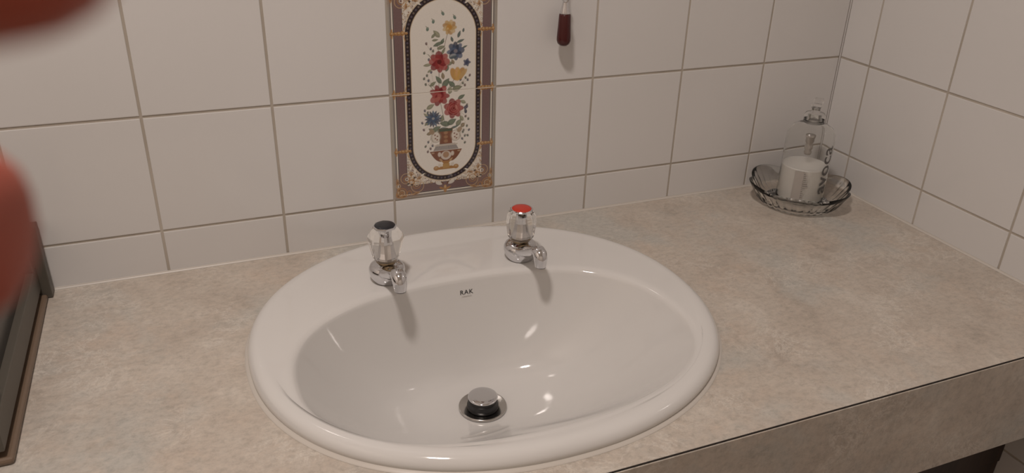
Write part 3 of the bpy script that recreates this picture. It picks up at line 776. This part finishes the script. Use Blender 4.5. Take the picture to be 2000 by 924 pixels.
# ------------------------------------------------------------------ dark framed box at the left end of the worktop
BXR = -0.4365
sb = empty('storage_box', (-0.52, -0.17, 0), 0, 'dark low box with a black panel and brown lip, standing against the back tiles', 'box')
def sbx(name, x0, x1, y0, y1, z0, z1, m_, bev=0.0008):
    o = box(name, x0 + 0.52, x1 + 0.52, y0 + 0.17, y1 + 0.17, z0, z1, m_, sb, bev); return o
sbx('carcass', -0.63, -0.453, -0.326, -0.004, 0.0004, 0.094, M['frame_dark'])
sbx('bottom_lip', -0.454, BXR, -0.330, -0.0225, 0.0004, 0.0075, M['frame_brown'], 0.003)
sbx('lower_rail', -0.454, -0.4415, -0.328, -0.0225, 0.0150, 0.0450, M['frame_grey'], 0.001)
sbx('rear_stile', -0.454, -0.4415, -0.040, -0.0225, 0.0450, 0.0945, M['frame_grey'], 0.001)
sbx('front_stile', -0.454, -0.4425, -0.328, -0.296, 0.0450, 0.0945, M['frame_grey'], 0.001)
sbx('black_panel', -0.4535, -0.4500, -0.296, -0.040, 0.0450, 0.0930, M['pane_black'], 0.0)
sbx('rear_post', -0.454, -0.4315, -0.022, -0.0042, 0.0004, 0.0950, M['frame_grey'], 0.001)

# ------------------------------------------------------------------ cupboard below the worktop
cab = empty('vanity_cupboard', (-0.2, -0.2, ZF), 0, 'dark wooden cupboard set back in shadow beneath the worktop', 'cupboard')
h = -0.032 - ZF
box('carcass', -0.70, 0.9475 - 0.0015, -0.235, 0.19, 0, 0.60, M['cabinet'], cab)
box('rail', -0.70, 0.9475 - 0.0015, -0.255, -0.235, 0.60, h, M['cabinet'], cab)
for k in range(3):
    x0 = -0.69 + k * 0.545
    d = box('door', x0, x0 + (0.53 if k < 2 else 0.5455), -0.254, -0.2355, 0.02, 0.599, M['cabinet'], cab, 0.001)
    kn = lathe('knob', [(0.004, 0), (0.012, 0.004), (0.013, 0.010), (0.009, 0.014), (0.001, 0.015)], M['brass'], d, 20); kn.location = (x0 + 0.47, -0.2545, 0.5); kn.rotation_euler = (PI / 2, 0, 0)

# ------------------------------------------------------------------ ceiling lamp
lamp = empty('ceiling_lamp', (LAMP[0], LAMP[1], ZC), 0, 'round ceiling lamp with a white rim above the basin', 'lamp')
lathe('lamp_base', [(0.13, 0.0), (0.13, -0.012), (0.118, -0.03), (0.095, -0.040), (0.092, -0.036), (0.092, -0.0)], M['ceiling'], lamp, 48, True, False, False)
lathe('diffuser', [(0.0915, -0.034), (0.06, -0.036), (0.001, -0.037)], M['lamp_glow'], lamp, 40, True, False, True)

# ------------------------------------------------------------------ the photographer's hand, close to the lens
RC = cam_o.rotation_euler.to_matrix()
HB = Vector((-0.0950, -0.0050, -0.0500))
def H(x, y, z): return Vector((x, y, z)) / 100.0
chains = {
    'palm': [(H(-21, -9.5, 1.0), 2.9), (H(-15.5, -5.6, -2.2), 2.7), (H(-12.2, -3.4, -3.9), 2.3)],
    'index': [(H(-9.4, 1.9, -4.4), .98), (H(-7.3, 2.95, -4.3), .92), (H(-5.0, 2.40, -4.3), 1.1), (H(-3.2, 1.90, -4.3), 1.10), (H(-2.05, 2.08, -4.3), 1.0)],
    'middle': [(H(-9.5, 0.6, -5.6), 1.0), (H(-8.2, 0.7, -7.0), .92), (H(-6.6, 0.15, -7.6), 1.02), (H(-5.4, 0.02, -7.5), 1.02), (H(-4.58, -0.02, -7.5), .95)],
    'ring': [(H(-9.6, -0.9, -6.0), .95), (H(-8.6, -1.1, -7.9), .86), (H(-7.4, -1.6, -8.2), .78), (H(-6.6, -2.0, -7.6), .68)],
    'little': [(H(-9.6, -2.3, -5.6), .85), (H(-8.9, -2.8, -7.2), .76), (H(-8.0, -3.2, -7.4), .68), (H(-7.2, -3.5, -6.9), .58)],
    'thumb': [(H(-10.2, -2.8, -2.4), 1.35), (H(-8.2, -3.2, -0.6), 1.15), (H(-6.4, -2.6, 0.4), 1.05), (H(-5.2, -2.1, 0.8), .88)],
}
order = []; V = []; E_ = []; Rr = []
def addv(p, r): V.append(p); Rr.append(r / 100.0); return len(V) - 1
prev = None; palm_ids = []
for p, r in chains['palm']:
    i = addv(p, r)
    if prev is not None: E_.append((prev, i))
    prev = i; palm_ids.append(i)
hub = addv(H(-10.9, -1.6, -4.6), 1.9); E_.append((palm_ids[-1], hub))
for k in ('index', 'middle', 'ring', 'little', 'thumb'):
    prev = hub if k != 'thumb' else palm_ids[-1]
    for p, r in chains[k]:
        i = addv(p, r); E_.append((prev, i)); prev = i
co = Vector(CAM_POS)
V = [co + RC @ v for v in V]
base = V[1].copy()
person = empty('person', base, 0, 'blurred bare fingers of a person, held up before the upper corner tiles', 'person')
me = bpy.data.meshes.new('hand'); me.from_pydata([v - base for v in V], E_, []); me.update()
ho = bpy.data.objects.new('hand', me); C.objects.link(ho); ho.parent = person
sk = ho.modifiers.new('skin', 'SKIN'); sk.use_smooth_shade = True
for i, r in enumerate(Rr):
    me.skin_vertices[0].data[i].radius = (r, r)
    me.skin_vertices[0].data[i].use_root = (i == 1)
ss = ho.modifiers.new('sub', 'SUBSURF'); ss.levels = 2; ss.render_levels = 2
me.materials.append(M['skin'])
